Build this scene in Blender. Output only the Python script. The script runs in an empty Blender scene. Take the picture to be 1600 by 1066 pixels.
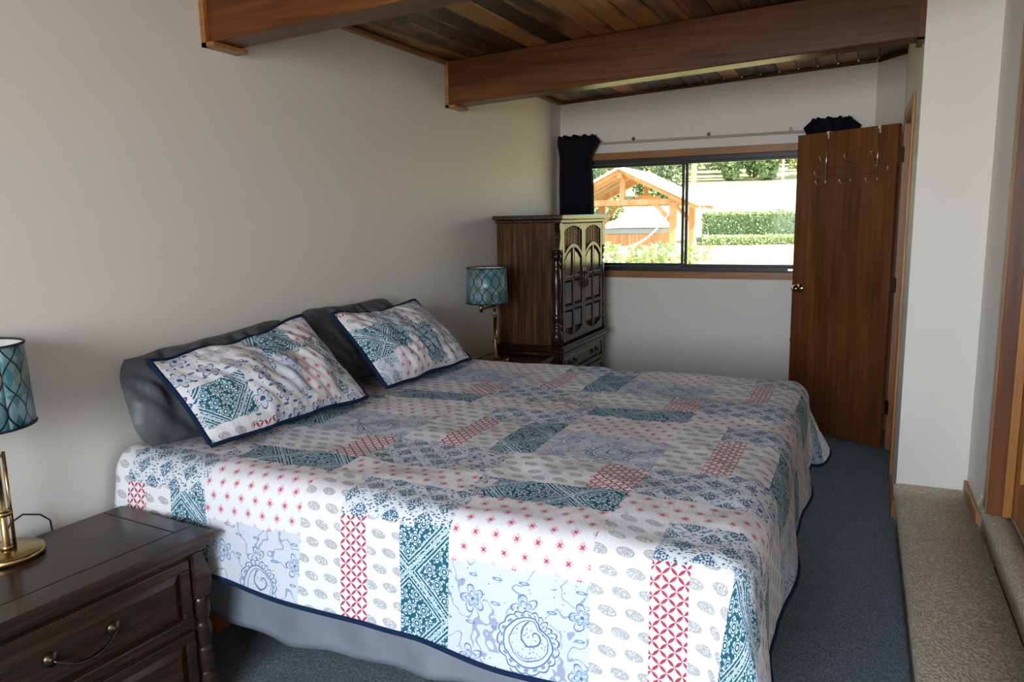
import bpy, math, random
from mathutils import Vector, Matrix, noise
random.seed(7)
PI = math.pi
scene = bpy.context.scene
col = scene.collection

# ------------------------------------------------------------------ camera, world, lights, exposure
CAM = Vector((2.28, 0.0, 1.512))
YAW, PITCH, ROLL, FOC = -0.42955759, 0.16055232, 0.01865608, 1186.73
F = Vector((math.sin(YAW) * math.cos(PITCH), math.cos(YAW) * math.cos(PITCH), -math.sin(PITCH)))
RT = F.cross(Vector((0, 0, 1))).normalized()
DN = F.cross(RT)
R2 = math.cos(ROLL) * RT + math.sin(ROLL) * DN
D2 = -math.sin(ROLL) * RT + math.cos(ROLL) * DN
camd = bpy.data.cameras.new('camera')
camd.sensor_width = 36
camd.lens = FOC / 1600 * 36
camd.clip_start = 0.05
camd.clip_end = 300
cam = bpy.data.objects.new('camera', camd)
col.objects.link(cam)
U2, B2 = -D2, -F
cam.matrix_world = Matrix(((R2.x, U2.x, B2.x, CAM.x), (R2.y, U2.y, B2.y, CAM.y), (R2.z, U2.z, B2.z, CAM.z), (0, 0, 0, 1)))
scene.camera = cam

world = bpy.data.worlds.new('sky')
scene.world = world
world.use_nodes = True
bgn = world.node_tree.nodes['Background']
bgn.inputs[0].default_value = (0.62, 0.78, 1.0, 1)
bgn.inputs[1].default_value = 2.2

sund = bpy.data.lights.new('sun', 'SUN')
sund.energy = 27
sund.angle = 0.01
sund.color = (1.0, 0.88, 0.68)
suno = bpy.data.objects.new('sun', sund)
col.objects.link(suno)
suno.location = (20, 0, 30)
suno.rotation_euler = Vector((-0.72, 0.10, -0.68)).to_track_quat('-Z', 'Y').to_euler()

# daylight entering the room's other window (behind the camera): cool sky light falling in, warm light off the sunlit ground rising in
for nm, en, colr, tilt, spr in (('sky_light_in_rear_window', 45, (0.64, 0.80, 1.0), -0.50, 1.75), ('ground_light_in_rear_window', 42, (1.0, 0.79, 0.50), 0.55, 2.4)):
    ard = bpy.data.lights.new(nm, 'AREA')
    ard.shape = 'RECTANGLE'
    ard.size = 1.75
    ard.size_y = 1.25
    ard.energy = en
    ard.spread = spr
    ard.color = colr
    aro = bpy.data.objects.new(nm, ard)
    col.objects.link(aro)
    aro.location = (1.75, -2.0, 1.68)
    aro.rotation_euler = (PI / 2 + tilt, 0, 0)

scene.view_settings.view_transform = 'Standard'
scene.view_settings.look = 'None'
scene.view_settings.gamma = 1
scene.view_settings.exposure = 0.40
scene.view_settings.use_curve_mapping = False


# ------------------------------------------------------------------ node helpers
class S:
    def __init__(s, t, k): s.t, s.k = t, k
    def op(s, o, b=None, c=None):
        n = s.t.nodes.new('ShaderNodeMath'); n.operation = o
        for i, v in enumerate((s, b, c)):
            if v is None: continue
            if isinstance(v, S): s.t.links.new(v.k, n.inputs[i])
            else: n.inputs[i].default_value = v
        return S(s.t, n.outputs[0])
    def __add__(s, b): return s.op('ADD', b)
    def __sub__(s, b): return s.op('SUBTRACT', b)
    def __mul__(s, b): return s.op('MULTIPLY', b)
    def __truediv__(s, b): return s.op('DIVIDE', b)
    def lt(s, b): return s.op('LESS_THAN', b)
    def gt(s, b): return s.op('GREATER_THAN', b)
    def mn(s, b): return s.op('MINIMUM', b)
    def mx(s, b): return s.op('MAXIMUM', b)
    def abs(s): return s.op('ABSOLUTE')
    def sin(s): return s.op('SINE')
    def fr(s): return s.op('FRACT')
    def fl(s): return s.op('FLOOR')
    def mod(s, b): return s.op('FLOORED_MODULO', b)
    def sq(s): return s.op('MULTIPLY', s)
    def sqrt(s): return s.op('SQRT')
    def inv(s): return (s * -1) + 1


class NT:
    def __init__(s, name):
        s.m = bpy.data.materials.new(name); s.m.use_nodes = True
        s.t = s.m.node_tree; s.b = s.t.nodes['Principled BSDF']
    def node(s, ty, **kw):
        n = s.t.nodes.new(ty)
        for k, v in kw.items(): setattr(n, k, v)
        return n
    def coord(s, kind='Object', scale=(1, 1, 1), rot=(0, 0, 0)):
        tc = s.node('ShaderNodeTexCoord'); mp = s.node('ShaderNodeMapping')
        mp.inputs['Scale'].default_value = scale; mp.inputs['Rotation'].default_value = rot
        s.t.links.new(tc.outputs[kind], mp.inputs[0]); return mp.outputs[0]
    def xyz(s, vec):
        n = s.node('ShaderNodeSeparateXYZ'); s.t.links.new(vec, n.inputs[0])
        return [S(s.t, o) for o in n.outputs]
    def vec(s, x, y, z=0.0):
        n = s.node('ShaderNodeCombineXYZ')
        for i, v in enumerate((x, y, z)):
            if isinstance(v, S): s.t.links.new(v.k, n.inputs[i])
            else: n.inputs[i].default_value = v
        return n.outputs[0]
    def noise(s, vec, scale, detail=3, rough=.55):
        n = s.node('ShaderNodeTexNoise'); s.t.links.new(vec, n.inputs['Vector'])
        n.inputs['Scale'].default_value = scale; n.inputs['Detail'].default_value = detail; n.inputs['Roughness'].default_value = rough
        return S(s.t, n.outputs[0])
    def vor(s, vec, scale, feature='F1', rnd=1.0):
        n = s.node('ShaderNodeTexVoronoi', feature=feature); s.t.links.new(vec, n.inputs['Vector'])
        n.inputs['Scale'].default_value = scale; n.inputs['Randomness'].default_value = rnd
        return S(s.t, n.outputs[0])
    def mix(s, f, a, b):
        n = s.node('ShaderNodeMix', data_type='RGBA')
        for i, v in ((0, f), (6, a), (7, b)):
            if isinstance(v, S): s.t.links.new(v.k, n.inputs[i])
            elif isinstance(v, bpy.types.NodeSocket): s.t.links.new(v, n.inputs[i])
            elif i == 0: n.inputs[0].default_value = v
            else: n.inputs[i].default_value = (*v, 1)
        return n.outputs[2]
    def ramp(s, f, stops):
        n = s.node('ShaderNodeValToRGB'); s.t.links.new(f.k, n.inputs[0])
        e = n.color_ramp.elements
        while len(e) < len(stops): e.new(0.5)
        for q, (p, c) in zip(e, stops): q.position = p; q.color = (*c, 1)
        return n.outputs[0]
    def bump(s, h, strength=.3, dist=.01):
        n = s.node('ShaderNodeBump'); n.inputs['Strength'].default_value = strength; n.inputs['Distance'].default_value = dist
        s.t.links.new(h.k, n.inputs['Height']); s.t.links.new(n.outputs[0], s.b.inputs['Normal'])
    def out(s, colr, rough=.5, metal=0.0, spec=None, coat=0.0):
        i = s.b.inputs
        if isinstance(colr, bpy.types.NodeSocket): s.t.links.new(colr, i['Base Color'])
        else: i['Base Color'].default_value = (*colr, 1)
        i['Roughness'].default_value = rough; i['Metallic'].default_value = metal
        if spec is not None: i['Specular IOR Level'].default_value = spec
        if coat: i['Coat Weight'].default_value = coat; i['Coat Roughness'].default_value = .15
        return s.m


M = {}
def plain(name, c, rough=.5, metal=0.0, spec=None, var=.08, vs=30):
    n = NT(name); f = n.noise(n.coord(), vs, 2)
    a = tuple(x * (1 - var) for x in c); b = tuple(min(1, x * (1 + var)) for x in c)
    M[name] = n.out(n.mix(f, a, b), rough, metal, spec)
def wood(name, dark, mid, light, axis=1, rough=.4, rnd=.25, fine=60, spec=None, knots=False):
    n = NT(name)
    sc = [fine, fine, fine]; sc[axis] = fine * .05
    oi = n.node('ShaderNodeObjectInfo')
    base = n.coord('Object')
    off = n.node('ShaderNodeVectorMath', operation='ADD'); n.t.links.new(base, off.inputs[0])
    sc3 = n.node('ShaderNodeVectorMath', operation='SCALE'); sc3.inputs[0].default_value = (13, 17, 11)
    n.t.links.new(oi.outputs['Random'], sc3.inputs['Scale']); n.t.links.new(sc3.outputs[0], off.inputs[1])
    mp = n.node('ShaderNodeMapping'); mp.inputs['Scale'].default_value = sc; n.t.links.new(off.outputs[0], mp.inputs[0])
    g = n.noise(mp.outputs[0], 1.0, 4, .6)
    mp2 = n.node('ShaderNodeMapping'); q = [7, 7, 7]; q[axis] = .8; mp2.inputs['Scale'].default_value = q; n.t.links.new(off.outputs[0], mp2.inputs[0])
    h = n.noise(mp2.outputs[0], 1.0, 3, .6)
    r = S(n.t, oi.outputs['Random'])
    v = g * .5 + h * .5 + (r - .5) * rnd
    if knots:
        mp3 = n.node('ShaderNodeMapping'); q = [6, 6, 6]; q[axis] = 2.2; mp3.inputs['Scale'].default_value = q; n.t.links.new(off.outputs[0], mp3.inputs[0])
        k = n.noise(mp3.outputs[0], 1.0, 2, .5)
        v = v - (k.op('SUBTRACT', .56) * 2.2).mx(0.0)
    c = n.ramp(v, [(.32, dark), (.5, mid), (.68, light)])
    n.bump(g, .12, .003)
    M[name] = n.out(c, rough, 0, spec)


def build_materials():
    n = NT('wall_paint'); v = n.coord(); f = n.noise(v, 220, 2)
    n.bump(f, .06, .002); M['wall'] = n.out(n.mix(n.noise(v, 1.3, 2), (.80, .765, .70), (.83, .80, .735)), .48, 0, .45)
    def carpet(nm, a, b):
        n = NT(nm); v = n.coord(); f = n.noise(v, 160, 3, .7); g = n.vor(n.coord('Object', (1, .55, 1)), 120)
        h = f * .6 + g * .5
        n.bump(h, .9, .012); M[nm] = n.out(n.ramp(h, [(.3, a), (.75, b)]), .95, 0, .1)
    carpet('carpet_floor', (.115, .147, .163), (.25, .298, .32)); carpet('carpet_step', (.40, .345, .245), (.74, .645, .49))
    wood('ceiling_wood', (.016, .007, .003), (.13, .046, .013), (.40, .165, .04), 1, .45, .42, 45, knots=True)
    wood('beam_wood', (.045, .015, .005), (.11, .036, .008), (.18, .068, .017), 0, .38, .1, 50, spec=.3)
    wood('trim_wood', (.20, .075, .018), (.34, .14, .035), (.46, .21, .06), 0, .42, .1, 80)
    wood('casing_wood', (.26, .10, .022), (.40, .165, .038), (.52, .235, .06), 2, .4, .1, 80)
    wood('door_wood', (.065, .019, .005), (.155, .049, .012), (.24, .085, .023), 2, .38, .1, 38)
    wood('dark_wood', (.007, .0035, .002), (.024, .012, .006), (.06, .029, .014), 1, .23, .1, 70)
    wood('dark_wood_up', (.012, .0045, .0018), (.05, .018, .006), (.20, .08, .024), 2, .45, .1, 60, spec=.25)
    wood('bed_wood', (.28, .08, .015), (.42, .14, .03), (.5, .19, .05), 0, .4, .1, 60)
    wood('cedar', (.40, .17, .07), (.58, .28, .13), (.70, .38, .2), 2, .6, .1, 20)
    plain('window_metal', (.018, .020, .019), .38, .4, None, .1)
    plain('brass', (.46, .33, .14), .24, 1.0, None, .12, 15)
    plain('old_brass', (.10, .08, .05), .3, 1.0)
    plain('knob_brass', (.40, .25, .10), .18, 1.0)
    plain('nickel', (.62, .58, .50), .22, 1.0)
    plain('white_plastic', (.75, .74, .70), .45)
    plain('navy', (.008, .022, .06), .9, 0, .1)
    plain('black_cord', (.01, .01, .01), .5)
    plain('grey_sheet', (.19, .21, .24), .5, 0, .35)
    plain('grey_sham', (.085, .092, .098), .42, 0, .35)
    plain('mattress', (.55, .55, .55), .9)
    plain('curtain', (.006, .006, .011), .85, 0, .15)
    plain('shade_lining', (.8, .8, .78), .8)
    plain('black_rim', (.01, .012, .014), .6)
    plain('plaster_dark', (.45, .42, .38), .8)
    n = NT('glass')
    g = n.node('ShaderNodeBsdfGlossy'); g.inputs['Roughness'].default_value = .02
    t = n.node('ShaderNodeBsdfTransparent'); t.inputs[0].default_value = (.96, .98, .97, 1)
    mx = n.node('ShaderNodeMixShader'); mx.inputs[0].default_value = .004
    n.t.links.new(t.outputs[0], mx.inputs[1]); n.t.links.new(g.outputs[0], mx.inputs[2])
    n.t.links.new(mx.outputs[0], n.t.nodes['Material Output'].inputs[0]); M['glass'] = n.m
    # lamp shade: overlapping pointed ovals in teal, blue and ochre with dark outlines
    n = NT('lamp_shade'); x, y, _ = n.xyz(n.coord('UV'))
    a = x * 14; b = y * 2.4
    w = (b * PI).sin() * .5
    d1 = ((a + w).fr() - .5).abs(); d2 = ((a - w).fr() - .5).abs()
    line = d1.mn(d2).lt(.05)
    cell = (a + w).fl() * 7.13 + (a - w).fl() * 3.71 + b.fl() * 5.17
    hsh = ((cell.sin()) * 43758.5).fr()
    cc = n.ramp(hsh, [(0, (.02, .22, .24)), (.3, (.10, .33, .44)), (.5, (.20, .22, .12)), (.7, (.30, .50, .58)), (.9, (.16, .24, .24))])
    blot = n.noise(n.coord('UV', (30, 9, 1)), 1.0, 3)
    cc = n.mix(blot * .5, cc, (.10, .14, .12))
    M['shade'] = n.out(n.mix(line, cc, (.006, .012, .02)), .32, 0, .5)
    # outdoors
    n = NT('lawn'); v = n.coord()
    M['lawn'] = n.out(n.ramp(n.noise(v, .35, 4) * .6 + n.noise(v, 9, 3) * .4, [(.3, (.17, .20, .08)), (.5, (.31, .29, .14)), (.7, (.46, .39, .24))]), .95, 0, .1)
    for nm, a, b in (('leaf_hedge', (.13, .22, .09), (.34, .43, .22)), ('leaf_dark', (.12, .18, .10), (.26, .33, .20)), ('leaf_pale', (.24, .30, .12), (.45, .46, .24)), ('leaf_ivy', (.22, .34, .10), (.55, .62, .34)), ('leaf_rust', (.35, .22, .10), (.55, .42, .24))):  # hedge and dark greens paled: distance haze put into the leaf colour
        n = NT(nm); M[nm] = n.out(n.mix(n.vor(n.coord(), 9), a, b), .6, 0, .3)
    plain('bark', (.20, .15, .11), .9, 0, None, .3); plain('pale_bark', (.62, .55, .47), .9, 0, None, .2)
    plain('roof_metal', (.62, .58, .57), .5); plain('tub_cover', (.30, .33, .36), .6); plain('rock', (.45, .44, .45), .9, 0, None, .3, 8)
    plain('bounce_paver', (.62, .58, .50), .9, 0, None, .1, 12)
    plain('hammock_cloth', (.72, .72, .78), .9)


# quilt prints: flat printed cotton, drawn in cloth metres (UV)
WHITE = (.80, .785, .80)
def prints():
    P = {}
    def start(nm):
        n = NT(nm); v = n.coord('UV'); x, y, _ = n.xyz(v); return n, v, x, y
    def done(n, v, c, key):
        cr = n.noise(n.coord('UV', (1, .25, 1)), 55, 3, .6); q = n.noise(v, 140, 2)
        n.bump(cr * .7 + q * .3, .55, .006); P[key] = n.out(c, .85, 0, .15)
    n, v, x, y = start('print_red_lattice'); s = .036
    p = ((x + y) / s).fr(); q = ((x - y) / s).fr()
    e1 = ((p - .5).abs() * -1) + .5; e2 = ((q - .5).abs() * -1) + .5
    m = e1.lt((q * PI).sin() * .15).mx(e2.lt((p * PI).sin() * .15))
    done(n, v, n.mix(m, WHITE, (.44, .055, .085)), 'RL')
    n, v, x, y = start('print_red_diamonds')
    def stag(x, y, sx, sy):
        r = (y / sy).fl(); fx = ((x / sx) + r.mod(2.0) * .5).fr() - .5; fy = (y / sy).fr() - .5
        return fx * sx, fy * sy
    fx, fy = stag(x, y, .058, .042); d = fx.abs() + fy.abs() * .9
    c = n.mix(d.lt(.0145), WHITE, (.68, .36, .40)); c = n.mix((d - .0112).abs().lt(.0011), c, (.82, .72, .74)); c = n.mix(d.lt(.0085), c, (.76, .52, .55))
    cr = (fx.abs() - fy.abs()).abs().lt(.0022) * d.lt(.0095)
    c = n.mix(cr, c, (.40, .04, .08)); done(n, v, c, 'DM')
    n, v, x, y = start('print_grey_leaves')
    fx, fy = stag(x, y, .066, .050); fy = fy + fx * .2
    e = ((fx / .023).sq() + (fy / .0125).sq()).sqrt()
    sp = n.vor(v, 330).lt(.66); edge_ = (e - .92).abs().lt(.10)
    done(n, v, n.mix((e.lt(1.0) * sp).mx(edge_ * n.noise(v, 300, 1).gt(.45)) * .8, WHITE, (.34, .345, .345)), 'GL')
    def lattice(x, y, s):
        p = ((x + y) / s).fr(); q = ((x - y) / s).fr()
        return (((p - .5).abs() * -1) + .5), (((q - .5).abs() * -1) + .5)
    def polar(fx, fy): return (fx.sq() + fy.sq()).sqrt(), fy.op('ARCTAN2', fx)
    n, v, x, y = start('print_blue_trellis')
    a, b = lattice(x, y, .105); e = a.mn(b)
    fx, fy = stag(x, y, .030, .026); r, th = polar(fx, fy)
    flo = r.lt(((th * 3).sin().abs() * .5 + .5) * .0135) * (r - .0045).abs().gt(.0016)
    dots = n.vor(v, 170).lt(.62)
    leaf = n.vor(n.coord('UV', (1.0, 1.9, 1), (0, 0, .78)), 80).lt(.36)
    band = e.lt(.15); gap = (e - .16).abs().lt(.03)
    m = (leaf * band).mx(flo.mx(dots * r.gt(.0125)) * band.inv()) * gap.inv()
    done(n, v, n.mix(m, (.69, .715, .75), (.055, .15, .245)), 'BT')
    n, v, x, y = start('print_teal_floral')
    a, b = lattice(x + .03, y + .012, .25); e = a.mn(b)
    fx, fy = stag(x, y, .046, .040); r, th = polar(fx, fy)
    flo = r.lt(((th * 3).sin().abs() * .35 + .65) * .0195) * (r - .0065).abs().gt(.0022) * (r - .0125).abs().gt(.0013)
    sm = n.vor(v, 120).lt(.38)
    m1 = flo.mx(sm * r.gt(.020))
    stripe = ((e * 120).sin().gt(.45)).mx(n.vor(v, 190).lt(.42) * ((e * 60).sin().gt(-.2)))
    m = m1 * e.gt(.15) + stripe * e.lt(.15)
    done(n, v, n.mix(m, (.018, .110, .160), (.58, .70, .76)), 'TC')
    n, v, x, y = start('print_paisley')
    nz = (n.noise(v, 16, 2) - .5) * .028
    def grid(x, y, ox, oy, sx, sy): return (((x - ox) / sx + .5).fr() - .5) * sx, (((y - oy) / sy + .5).fr() - .5) * sy
    fx, fy = grid(x, y, .705, 2.295, .4465, .305); fx = fx + nz; fy = fy + nz * .7
    r, th = polar(fx, fy)
    r0 = ((th + 2.3).op('COSINE') * .48 + 1.0) * .058
    l1 = (r - r0).abs().lt(.0021); l0 = (r - r0 * .80).abs().lt(.0014); l2 = (r - r0 - .013 - ((th * 9).sin().abs() * .007)).abs().lt(.0021)
    l3 = ((th / (2 * PI) + r * 30).fr() - .5).abs().lt(.07) * r.lt(r0 * .72)
    bead = (r - r0 - .007).abs().lt(.0040) * ((th * 24).sin().gt(.1))
    inner = r.lt(r0 * .78) * n.vor(v, 110).lt(.24)
    far = r.gt(r0 + .024)
    gx, gy = grid(x, y, .53, 2.36, .1488, .1525); gx = gx + nz * .8; r2, t2 = polar(gx, gy)
    rp = ((t2 * 2.5).sin().abs() * .6 + .4) * .036
    flw = ((r2 - rp).abs().lt(.0020)).mx((r2 - rp * .55).abs().lt(.0015)).mx(r2.lt(.005)) * far
    wash = r2.lt(rp) * far * n.noise(v, 70, 2).gt(.5)
    hx_, hy_ = grid(x, y, .60, 2.30, .0744, .061); hx_ = hx_ + hy_ * .5 + nz; e = ((hx_ / .013).sq() + (hy_ / .0045).sq()).sqrt()
    leaf = (e.lt(1.0) * e.gt(.45)) * far * r2.gt(.036) * n.noise(v, 11, 1).gt(.40)
    vine = ((n.noise(v, 9, 2) - .5).abs().lt(.010)) * far * r2.gt(.030)
    dash = n.vor(v, 60).lt(.12) * far
    c = n.mix(wash * .5, (.62, .65, .70), (.22, .40, .56)); c = n.mix(l1.mx(l2).mx(l3).mx(l0) * .9, c, (.06, .115, .26)); c = n.mix(bead.mx(inner) * .8, c, (.09, .24, .40)); c = n.mix(flw * .9, c, (.07, .15, .34)); c = n.mix(leaf * .8, c, (.06, .20, .38)); c = n.mix(vine * .6, c, (.14, .18, .34)); c = n.mix(dash, c, (.05, .27, .40))
    done(n, v, c, 'PS')
    n, v, x, y = start('print_blue_flowers')
    fx, fy = stag(x + .02, y, .105, .085); nz = (n.noise(v, 25, 2) - .5) * .012; fx = fx + nz; r, th = polar(fx, fy)
    rp = ((th * 3).sin().abs() * .55 + .45) * .034
    ln = (r - rp).abs().lt(.0022); fill = r.lt(rp) * ((r * 900).sin().gt(.3)); ct = r.lt(.007)
    gx, gy = stag(x + .05, y + .03, .042, .038); gx = gx + gy * .4; e = ((gx / .011).sq() + (gy / .0048).sq()).sqrt()
    leaf = e.lt(1.0) * r.gt(.036) * n.noise(v, 12, 1).gt(.44)
    c = n.mix(fill * .75, (.69, .68, .68), (.10, .22, .40)); c = n.mix(ln.mx(ct), c, (.04, .075, .22)); c = n.mix(leaf, c, (.045, .16, .36)); c = n.mix(n.vor(v, 48).lt(.12) * r.gt(.036), c, (.05, .28, .40))
    done(n, v, c, 'FL')
    return P


# ------------------------------------------------------------------ mesh helpers
class MB:
    def __init__(s): s.v, s.f, s.mi, s.uv = [], [], None, None
    def box(s, x0, x1, y0, y1, z0, z1, top=None):
        i = len(s.v); zt = top or (lambda x: z1)
        s.v += [(x0, y0, z0), (x1, y0, z0), (x1, y1, z0), (x0, y1, z0), (x0, y0, zt(x0)), (x1, y0, zt(x1)), (x1, y1, zt(x1)), (x0, y1, zt(x0))]
        s.f += [tuple(i + k for k in q) for q in ((3, 2, 1, 0), (4, 5, 6, 7), (0, 1, 5, 4), (1, 2, 6, 5), (2, 3, 7, 6), (3, 0, 4, 7))]
        return s
    def tube(s, pts, r, n=8, closed=False):
        pts = [Vector(p) for p in pts]; m = len(pts); i0 = len(s.v); up = None
        for k, p in enumerate(pts):
            if closed: d = pts[(k + 1) % m] - pts[k - 1]
            else: d = pts[min(k + 1, m - 1)] - pts[max(k - 1, 0)]
            d.normalize()
            if up is None: up = Vector((0, 0, 1)) if abs(d.z) < .9 else Vector((1, 0, 0))
            a = d.cross(up).normalized(); up = a.cross(d).normalized()
            rr = r[k] if isinstance(r, (list, tuple)) else r
            for j in range(n):
                t = 2 * PI * j / n; s.v.append(tuple(p + a * (math.cos(t) * rr) + up * (math.sin(t) * rr)))
        for k in range(m if closed else m - 1):
            for j in range(n):
                k2 = (k + 1) % m
                s.f.append((i0 + k * n + j, i0 + k * n + (j + 1) % n, i0 + k2 * n + (j + 1) % n, i0 + k2 * n + j))
        if not closed: s.f += [tuple(i0 + j for j in range(n))[::-1], tuple(i0 + (m - 1) * n + j for j in range(n))]
        return s
    def lathe(s, prof, c=(0, 0, 0), n=20, axis='Z', cap=True):
        i0 = len(s.v); c = Vector(c)
        for r, h in prof:
            for j in range(n):
                t = 2 * PI * j / n; a, b = math.cos(t) * r, math.sin(t) * r
                q = {'Z': (a, b, h), 'X': (h, a, b), 'Y': (b, h, a)}[axis]; s.v.append(tuple(c + Vector(q)))
        for k in range(len(prof) - 1):
            for j in range(n): s.f.append((i0 + k * n + j, i0 + k * n + (j + 1) % n, i0 + (k + 1) * n + (j + 1) % n, i0 + (k + 1) * n + j))
        if cap: s.f += [tuple(i0 + j for j in range(n))[::-1], tuple(i0 + (len(prof) - 1) * n + j for j in range(n))]
        return s
    def prism(s, poly, axis, d0, d1):
        # poly in the two remaining axes; axis X: (y,z), Y: (x,z), Z: (x,y)
        i0 = len(s.v); n = len(poly)
        for d in (d0, d1):
            for a, b in poly: s.v.append({'X': (d, a, b), 'Y': (a, d, b), 'Z': (a, b, d)}[axis])
        s.f += [tuple(i0 + k for k in range(n))[::-1], tuple(i0 + n + k for k in range(n))]
        for k in range(n): s.f.append((i0 + k, i0 + (k + 1) % n, i0 + n + (k + 1) % n, i0 + n + k))
        return s
    def strip(s, ys, lo, hi, x0, x1):
        for a, b in zip(ys[:-1], ys[1:]): s.prism([(a, lo(a)), (b, lo(b)), (b, hi(b)), (a, hi(a))], 'X', x0, x1)
        return s
    def leaves(s, pts, size, flat=.35):
        for p in pts:
            d = Vector((random.gauss(0, 1), random.gauss(0, 1), random.gauss(0, 1))).normalized(); e = d.orthogonal().normalized()
            e = Matrix.Rotation(random.random() * 6.28, 3, d) @ e; f = d.cross(e); q = size * random.uniform(.6, 1.3); i = len(s.v); p = Vector(p)
            s.v += [tuple(p + e * q), tuple(p + f * q * .55 + d * q * flat * .4), tuple(p - e * q), tuple(p - f * q * .55 + d * q * flat * .4)]
            s.f.append((i, i + 1, i + 2, i + 3))
        return s
    def mesh(s, name, off=(0, 0, 0)):
        me = bpy.data.meshes.new(name); o = off
        me.from_pydata([(x - o[0], y - o[1], z - o[2]) for x, y, z in s.v], [], s.f)
        return me
    def build(s, name, mat, parent=None, smooth=False, bev=0, world=True):
        """parent: thing (or part) whose local frame the mesh is written in; world=True: coordinates are world ones"""
        root = parent
        while root is not None and root.parent is not None: root = root.parent
        off = tuple(root.location) if (root is not None and world) else (0, 0, 0)
        if parent is None:
            xs, ys, zs = zip(*s.v); off = ((min(xs) + max(xs)) / 2, (min(ys) + max(ys)) / 2, min(zs))
        me = s.mesh(name, off); o = bpy.data.objects.new(name, me); col.objects.link(o)
        if parent is None: o.location = off
        else: o.parent = parent
        for m in (mat if isinstance(mat, list) else [mat]): me.materials.append(M[m] if isinstance(m, str) else m)
        if s.mi: me.polygons.foreach_set('material_index', s.mi)
        if s.uv:
            l = me.uv_layers.new(name='UVMap'); fl = []
            for f in s.f:
                for k in f: fl += s.uv[k]
            l.data.foreach_set('uv', fl)
        if smooth: me.polygons.foreach_set('use_smooth', [True] * len(me.polygons))
        me.update()
        if bev:
            b = o.modifiers.new('bevel', 'BEVEL'); b.width = bev; b.segments = 2; b.limit_method = 'ANGLE'
        return o


def tag(o, label, cat, group=None, kind=None):
    if label: o['label'] = label
    if cat: o['category'] = cat
    if group: o['group'] = group
    if kind: o['kind'] = kind
    return o
def struct(o): o['kind'] = 'structure'; return o
def thing(name, label, cat, loc=(0, 0, 0), rz=0, group=None):
    o = bpy.data.objects.new(name, None); col.objects.link(o); o.location = loc; o.rotation_euler = (0, 0, rz); o.empty_display_size = .1
    return tag(o, label, cat, group)
def copy_tree(o, parent=None):
    c = o.copy(); col.objects.link(c); c.parent = parent
    for ch in list(o.children): copy_tree(ch, c)
    return c

build_materials()
PR = prints()
SL = .0468
def ceil_z(x): return 2.433 + SL * x

# ------------------------------------------------------------------ room shell
struct(MB().box(-.12, 4.0, -2.42, 6.12, -.12, 0).build('floor', 'carpet_floor'))
struct(MB().box(-.12, 0, -2.42, 6.12, 0, 0, ceil_z).build('wall_left', 'wall'))
WX0, WX1, WZ0, WZ1 = .12, 1.98, 1.075, 1.955
w = MB().box(0, WX0, 6, 6.12, 0, 0, ceil_z).box(WX1, 4.0, 6, 6.12, 0, 0, ceil_z).box(WX0, WX1, 6, 6.12, 0, WZ0).box(WX0, WX1, 6, 6.12, WZ1, 0, ceil_z)
struct(w.build('wall_back', 'wall'))
# small angled wall, door wall, end of the closet wall, wall by the steps
DY0, DY1, DZ = 4.53, 5.275, 2.045
w = MB().prism([(2.33, 6.0), (2.5, 5.76), (2.62, 5.76), (2.62, 6.0)], 'Z', 0, 2.545)
w.box(2.5, 2.62, DY1, 5.76, 0, 0, ceil_z).box(2.5, 2.62, 4.05, DY0, 0, 0, ceil_z).box(2.5, 2.62, DY0, DY1, DZ, 0, ceil_z)
struct(w.build('wall_right', 'wall'))
struct(MB().box(2.62, 4.0, 4.05, 4.17, 0, 0, ceil_z).build('wall_end', 'wall'))
RY0, RY1, RZ0, RZ1 = 2.10, 3.40, .318, 2.42
w = MB().box(2.8, 2.92, 3.625, 4.049, 0, 0, ceil_z).box(2.8, 2.92, RY1, 3.625, RZ0, 0, ceil_z).box(2.8, 2.92, -2.3, RY0, 0, 0, ceil_z).box(2.8, 2.92, RY0, RY1, RZ1, 0, ceil_z).box(2.875, 2.92, RY0, 3.625, 0, .305)
struct(w.build('wall_steps', 'wall'))
struct(MB().box(3.88, 4.0, 4.171, 5.999, 0, 0, ceil_z).box(3.88, 4.0, -2.299, 4.049, 0, 0, ceil_z).build('wall_hall', 'wall'))
NX0, NX1, NZ0, NZ1 = .85, 2.68, .75, 2.32
w = MB().box(0, NX0, -2.42, -2.3, 0, 0, ceil_z).box(NX1, 4.0, -2.42, -2.3, 0, 0, ceil_z).box(NX0, NX1, -2.42, -2.3, 0, NZ0).box(NX0, NX1, -2.42, -2.3, NZ1, 0, ceil_z)
struct(w.build('wall_near', 'wall'))
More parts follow.
